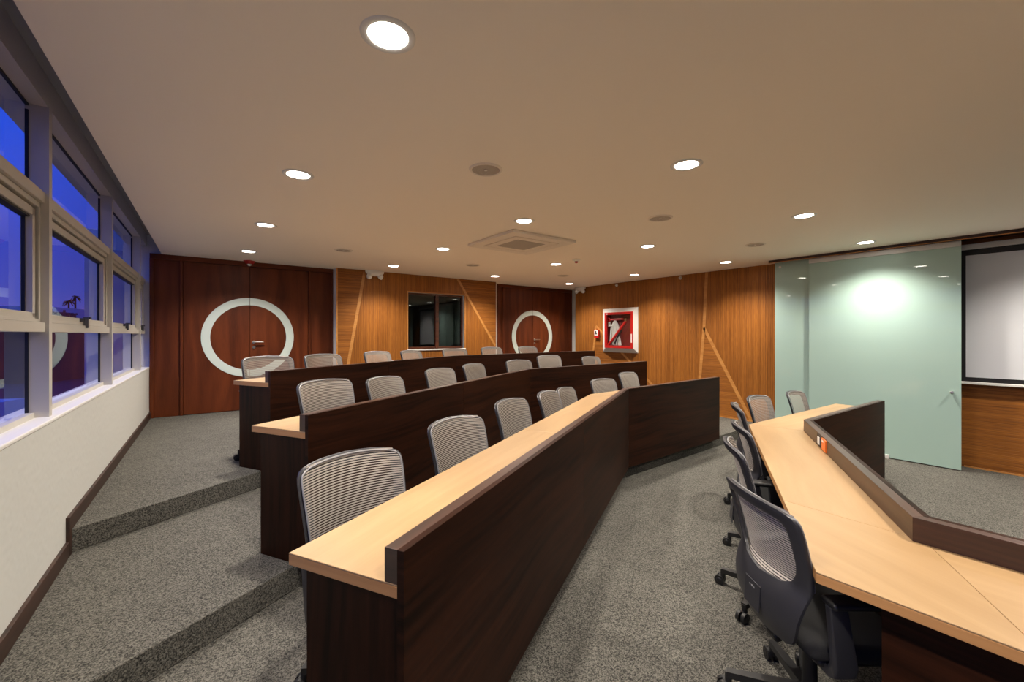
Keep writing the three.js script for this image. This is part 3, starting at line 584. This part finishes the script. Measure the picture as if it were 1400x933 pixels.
function emergencyLight(p, ry, label) {
  const o = thing('emergency_light', label, 'emergency light', 'twin head emergency lights'); o.position.set(...p); o.rotation.y = ry;
  const g = new THREE.SphereGeometry(1, 28, 12, 0, Math.PI * 2, Math.PI / 2, Math.PI / 2); g.scale(0.175, 0.085, 0.062); const cap = new THREE.CylinderGeometry(1, 1, 1, 28); cap.scale(0.175, 0.016, 0.062); cap.translate(0, -0.008, 0.064); g.translate(0, -0.016, 0.064); mesh('mounting_plate', cap, M.white, o); mesh('housing', g, M.white, o);
  for (const s of [-1, 1]) { const h = lathe([[0, 0.045], [0.03, 0.04], [0.042, 0.02], [0.05, -0.02], [0.046, -0.028], [0, -0.024]], 24); h.rotateX(0.9); h.rotateY(s * 0.5); h.translate(s * 0.105, -0.105, 0.075); const l = mesh('lamp_head', h, M.white, o); const f = new THREE.CylinderGeometry(0.04, 0.04, 0.004, 24); f.translate(0, -0.027, 0); f.rotateX(0.9); f.rotateY(s * 0.5); f.translate(s * 0.105, -0.105, 0.075); mesh('lens', f, M.railSteel, l); }
}
emergencyLight([2.65, CEIL - 0.004, -7.813], 0, 'white twin head emergency light on the wood wall by the window side door');
emergencyLight([7.692, CEIL - 0.004, -7.38], -Math.PI / 2, 'white twin head emergency light on the wood wall beside the far door');

// ================================================================= RIGHT WALL FITTINGS
{ // fire hose cabinet in a tapered white surround
  const o = thing('hose_cabinet', 'red fire hose cabinet in a white tapered surround on the wood wall', 'hose cabinet');
  const XF = 7.695, d = 0.10, O = [5.722, 6.714, E_(-0.40), E_(0.602)], I = [5.775, 6.557, E_(-0.300), E_(0.508)];
  // tapered frame: four splayed sides
  const P3 = (D, y, x) => [x, y, -D], oc = [[O[0], O[2]], [O[1], O[2]], [O[1], O[3]], [O[0], O[3]]], ic = [[I[0], I[2]], [I[1], I[2]], [I[1], I[3]], [I[0], I[3]]];
  for (let i = 0; i < 4; i++) {
    const a = oc[i], b = oc[(i + 1) % 4], c = ic[(i + 1) % 4], e = ic[i];
    const v = [P3(...a, XF), P3(...b, XF), P3(...c, XF - d), P3(...e, XF - d), P3(...e, XF), P3(...c, XF)];
    const g = new THREE.BufferGeometry(); g.setAttribute('position', new THREE.Float32BufferAttribute([0, 2, 1, 0, 3, 2, 3, 4, 5, 3, 5, 2, 0, 1, 5, 0, 5, 4, 0, 4, 3, 1, 2, 5].flatMap((k) => v[k]), 3)); g.computeVertexNormals();
    mesh('surround_side', uvMetres(g), M.white, o);
  }
  const fr = (n, d0, d1, y0, y1, x0, x1, m, parent = o) => mesh(n, uvMetres(slab(x0, x1, d0, d1, y0, y1, 0.003)), m, parent);
  fr('cabinet_back', I[0], I[1], I[2], I[3], XF - 0.02, XF - 0.004, M.redDeep);
  const w = 0.055, x0 = XF - d - 0.025, x1 = XF - d + 0.02;
  const door = fr('door_rail', I[0], I[1], I[3] - w, I[3], x0, x1, M.red); void door;
  fr('door_rail', I[0], I[1], I[2], I[2] + w, x0, x1, M.red); fr('door_stile', I[0], I[0] + w, I[2] + w, I[3] - w, x0, x1, M.red); fr('door_stile', I[1] - w, I[1], I[2] + w, I[3] - w, x0, x1, M.red);
  fr('door_glass', I[0] + w - 0.005, I[1] - w + 0.005, I[2] + w - 0.005, I[3] - w + 0.005, x0 + 0.012, x0 + 0.017, M.pane);
  fr('latch_plate', I[0] + 0.016, I[0] + 0.042, E_(-0.17), E_(0.02), x0 - 0.006, x0 + 0.002, M.white);
  fr('name_tag', I[1] - 0.09, I[1] - 0.04, I[3] - 0.045, I[3] - 0.02, x0 - 0.003, x0 + 0.002, M.white);
  // folded hose, valve, crossing lance and nozzle
  const tube = (pts, r, s = 24) => new THREE.TubeGeometry(new THREE.CatmullRomCurve3(pts.map(([D, y, x]) => new THREE.Vector3(x, E_(y), -D))), s, r, 10);
  const xh = XF - 0.055;
  const folds = []; for (let k = 0; k < 6; k++) { const c = 6.30 - (k - 2.5) * 0.012, sp = 0.10 + 0.02 * (k % 2); folds.push(tube([[c + sp * (k - 2.5) * 0.10, 0.32, xh], [c + sp * (k - 2.5) * 0.42, 0.18, xh + 0.006 * (k % 2)], [c + sp * (k - 2.5) * 0.50, -0.02, xh], [c + sp * (k - 2.5) * 0.62 - 0.02, -0.235, xh]], 0.028)); }
  mesh('folded_hose', mergeGeometries(folds), M.hose, o).userData.label = 'white folded fire hose';
  mesh('hose_rack', mergeGeometries([tube([[6.50, 0.345, xh], [6.08, 0.345, xh]], 0.022)]), M.red, o);
  mesh('valve', mergeGeometries([tube([[6.47, 0.30, xh], [6.47, 0.18, xh]], 0.03), tube([[6.49, 0.20, xh], [6.36, 0.21, xh]], 0.026)]), M.hose, o); mesh('hand_wheel', (() => { const g = new THREE.TorusGeometry(0.042, 0.013, 8, 20); g.rotateY(Math.PI / 2); g.translate(xh - 0.02, E_(0.34), -6.475); return g; })(), M.red, o);
  mesh('lance', tube([[6.47, -0.235, XF - 0.10], [6.35, -0.12, XF - 0.10], [5.97, 0.30, XF - 0.10]], 0.03), M.red, o);
  mesh('nozzle', tube([[6.28, -0.19, XF - 0.098], [6.20, -0.05, XF - 0.098], [6.10, 0.10, XF - 0.098]], 0.017), M.black, o);
  mesh('nozzle_tip', tube([[5.99, 0.29, XF - 0.095], [5.98, 0.36, XF - 0.095]], 0.022), M.brass, o);
}
{ // pull station
  const o = thing('pull_station', 'small red and white fire alarm pull station on the wood wall', 'alarm'); const p = [7.694, E_(0.02), -6.88];
  const b = (n, w, h, d, y, m, out) => { const g = new RoundedBoxGeometry(d, h, w, 2, 0.004); g.translate(p[0] - out - d / 2, p[1] + y, p[2]); return mesh(n, g, m, o); };
  b('housing', 0.13, 0.20, 0.05, 0, M.red, 0); b('front_plate', 0.105, 0.13, 0.006, 0.025, M.white, 0.05); b('lever', 0.06, 0.022, 0.012, 0.01, M.black, 0.056); b('lever', 0.03, 0.05, 0.012, 0.045, M.black, 0.055);
}
{ // wall-top sprinklers
  const at = [[7.694, CEIL - 0.055, -6.30, Math.PI / 2, 'tiny white sidewall sprinkler above the hose cabinet'], [7.694, CEIL - 0.055, -4.72, Math.PI / 2, 'tiny white sidewall sprinkler high on the wood wall between two downlights']];
  for (const [x, y, z, r, label] of at) { const o = thing('wall_sprinkler', label, 'sprinkler', 'sidewall sprinklers'); const g = lathe([[0, 0.05], [0.012, 0.05], [0.014, 0.03], [0.03, 0.012], [0.032, 0], [0, 0]], 16); g.rotateZ(r); g.translate(x, y, z); mesh('head', g, M.white, o); }
}
{ // timber fascia and track in front of the glass boards
  const t = struct('trim_9', 'brown timber fascia with a dark track above the glass boards', 'trim');
  mesh('fascia', uvMetres(slab(7.325, 7.35, END, 2.965, CEIL - 0.036, CEIL + 0.02), [0, 1], false), M.base, t);
  mesh('track', uvMetres(slab(7.35, 7.70, END, 2.965, CEIL - 0.012, CEIL + 0.02)), M.base, t);
  mesh('lower_edge', uvMetres(slab(7.32, 7.332, END, 2.965, CEIL - 0.045, CEIL - 0.036), [0, 1], false), M.inlay, t);
}
function glassBoard(label, d0, d1, x, y0, y1, rail, knobD) {
  const o = thing('glass_board', label, 'glass board', 'pale green glass boards');
  mesh('glass', uvMetres(slab(x, x + 0.012, d0, d1, y0, y1, 0.002)), M.boardGlass, o);
  mesh('polished_edge', uvMetres(slab(x + 0.002, x + 0.010, d0 - 0.0015, d0 + 0.001, y0 + 0.003, y1 - 0.003)), M.glassEdge, o);
  if (rail) {
    mesh('hanging_rail', uvMetres(slab(x - 0.014, x + 0.03, d0, d1, y1 - 0.004, y1 + 0.066, 0.003)), M.railSteel, o);
    for (const D of [d0 + 0.15, d1 - 0.12]) { const g = new THREE.CylinderGeometry(0.012, 0.012, 0.008, 14); g.rotateZ(Math.PI / 2); g.translate(x - 0.017, y1 + 0.028, -D); mesh('rail_bolt', g, M.steel, o); }
    const k = lathe([[0, 0.045], [0.014, 0.045], [0.017, 0.04], [0.017, 0.018], [0.012, 0.008], [0.012, 0], [0, 0]], 20); k.rotateZ(Math.PI / 2); k.translate(x, E_(-0.70), -knobD); mesh('pull_knob', k, M.steel, o);
    mesh('floor_guide', uvMetres(slab(x - 0.014, x + 0.026, d0 + 0.66, d0 + 0.70, 0, 0.05, 0.003)), M.railSteel, o);
  } else { const g = new THREE.CylinderGeometry(0.018, 0.018, 0.012, 16); g.rotateZ(Math.PI / 2); g.translate(x - 0.006, y1 - 0.085, -(d1 - 0.075)); mesh('stand_off', g, M.steel, o); const c = g.clone(); c.translate(0, 0, 0.6); void c; }
}
glassBoard('tall sliding pale green glass board with a steel hanging rail', 0.852, 2.43, 7.395, 0.012, CEIL - 0.108, true, 0.925);
glassBoard('narrow pale green glass board between the wood wall and sliding board', 2.10, 2.925, 7.46, 0.012, CEIL - 0.02, false);
glassBoard('pale green sliding glass board beyond the projection screen', -2.75, -1.15, 7.395, 0.012, CEIL - 0.108, true, -1.25);
{
  const o = thing('projection_screen', 'white projection screen with a wide black border on the wood wall', 'screen');
  const D0 = -0.98, D1 = 0.90, y0 = E_(-0.578), y1 = E_(1.05);
  mesh('border', uvMetres(slab(7.655, 7.690, D0, D1, y0, y1, 0.002)), M.black, o);
  mesh('screen_surface', uvMetres(slab(7.650, 7.656, D0 + 0.06, D1 - 0.06, y0 + 0.055, y1 - 0.072)), M.screen, o);
  mesh('roller_case', uvMetres(slab(7.62, 7.692, D0 - 0.03, D1 + 0.03, y1, y1 + 0.065, 0.004)), M.railSteel, o);
  mesh('bottom_ledge', uvMetres(slab(7.62, 7.692, D0 - 0.03, D1 + 0.03, y0 - 0.03, y0, 0.004)), M.white, o);
}

// ================================================================= OUTSIDE
{
  const dim = S({ color: rgb(0.035, 0.035, 0.04), roughness: 1 }), pale = S({ color: rgb(0.55, 0.55, 0.58), roughness: 0.9 }), leaf = S({ color: rgb(0.02, 0.03, 0.015), roughness: 1, side: THREE.DoubleSide }), bark = S({ color: rgb(0.05, 0.04, 0.03), roughness: 1 }), ink = S({ color: rgb(0.02, 0.02, 0.06), roughness: 0.8 });
  const GY = -3.6, ground = struct('ground', 'dark street and yards outside the windows', 'ground'); mesh('street', uvMetres(slab(-160, -4, -40, 220, GY - 0.2, GY)), dim, ground);
  const at = (px, Zc) => { const Xc = (px - 700) / 580 * Zc; return [0.8007 * Xc + 0.599 * Zc, -0.599 * Xc + 0.8007 * Zc]; };
  const yAt = (py, Zc) => EYE - (py - 458) * Zc / 580;
  // long white building with the sign
  const b = thing('white_building', 'long pale flat roofed building with dark lettering outside the windows', 'building');
  const Z = 46, p = at(60, Z), q = at(175, Z + 14), dir = segDir(p, q), n = [-dir[1], dir[0]], back = 12, P4 = [p, q, [q[0] + n[0] * back, q[1] + n[1] * back], [p[0] + n[0] * back, p[1] + n[1] * back]];
  mesh('wall', uvMetres(prism(P4, GY, yAt(444, Z))), dim, b); mesh('sign_fascia', uvMetres(prism(P4, yAt(444, Z), yAt(419, Z))), pale, b);
  const font = await new FontLoader().loadAsync('fonts/droid/droid_sans_bold.typeface.json');
  const g = new TextGeometry('Alambrec', { font, size: 0.95, depth: 0.15, curveSegments: 3 }); g.computeBoundingBox();
  const sx = 4.6 / (g.boundingBox.max.x); g.scale(sx, 1, 1);
  const t = new THREE.Mesh(g, ink); t.name = 'lettering'; const s = at(72, Z), ts = (s[0] - p[0]) * dir[0] + (s[1] - p[1]) * dir[1];
  t.position.set(p[0] + dir[0] * ts - n[0] * 0.2, yAt(435, Z), -(p[1] + dir[1] * ts - n[1] * 0.2)); t.rotation.y = Math.atan2(dir[1], dir[0]); b.add(t);
  // palms and a rounded tree
  const palm = (px, Zc, top, base, label, seed) => {
    const [X, D] = at(px, Zc), yT = yAt(top, Zc), r = rng(seed), o = thing('palm_tree', label, 'tree', 'palms on the skyline'), R = (Zc > 50 ? 0.011 : 0.022) * Zc; o.position.set(X, GY, -D);
    const tr = new THREE.CylinderGeometry(0.10, 0.18, yT - GY, 8); tr.translate(0, (yT - GY) / 2, 0); mesh('trunk', tr, bark, o);
    const fr = []; for (let i = 0; i < 26; i++) { const a = r() * 6.28, up = r() * 1.6 - 0.7, L = R * (0.7 + 0.4 * r()); const pts = []; for (let k = 0; k <= 4; k++) { const u = k / 4; pts.push(new THREE.Vector3(Math.cos(a) * L * u * Math.cos(up), L * (Math.sin(up) * u - 0.55 * u * u), Math.sin(a) * L * u * Math.cos(up))); } const c = new THREE.TubeGeometry(new THREE.CatmullRomCurve3(pts), 5, 0.0007 * Zc, 4); c.translate(0, yT - GY, 0); fr.push(c); }
    mesh('crown', mergeGeometries(fr), leaf, o);
  };
  palm(103, 62, 406, 420, 'tall thin palm standing beyond the pale building', 5); palm(94, 64, 412, 420, 'shorter palm standing beside the tall thin palm', 6); palm(172, 30, 396, 430, 'bushy palm with a full crown outside the far window bay', 7); palm(166, 27, 407, 430, 'low palm in front of the bushy palm outside the far bay', 8);
  const shop = thing('shop_front', 'low lit shop front seen at the foot of the windows', 'building'); const u0 = at(-60, 22), u1 = at(34, 26), d2 = segDir(u0, u1), n2 = [-d2[1], d2[0]]; mesh('wall', uvMetres(prism([u0, u1, [u1[0] + n2[0] * 4, u1[1] + n2[1] * 4], [u0[0] + n2[0] * 4, u0[1] + n2[1] * 4]], GY, yAt(552, 24))), pale, shop);
}

scene.traverse((o) => { if (o.isMesh) { o.castShadow = true; o.receiveShadow = true; } });
renderer.render(scene, camera);
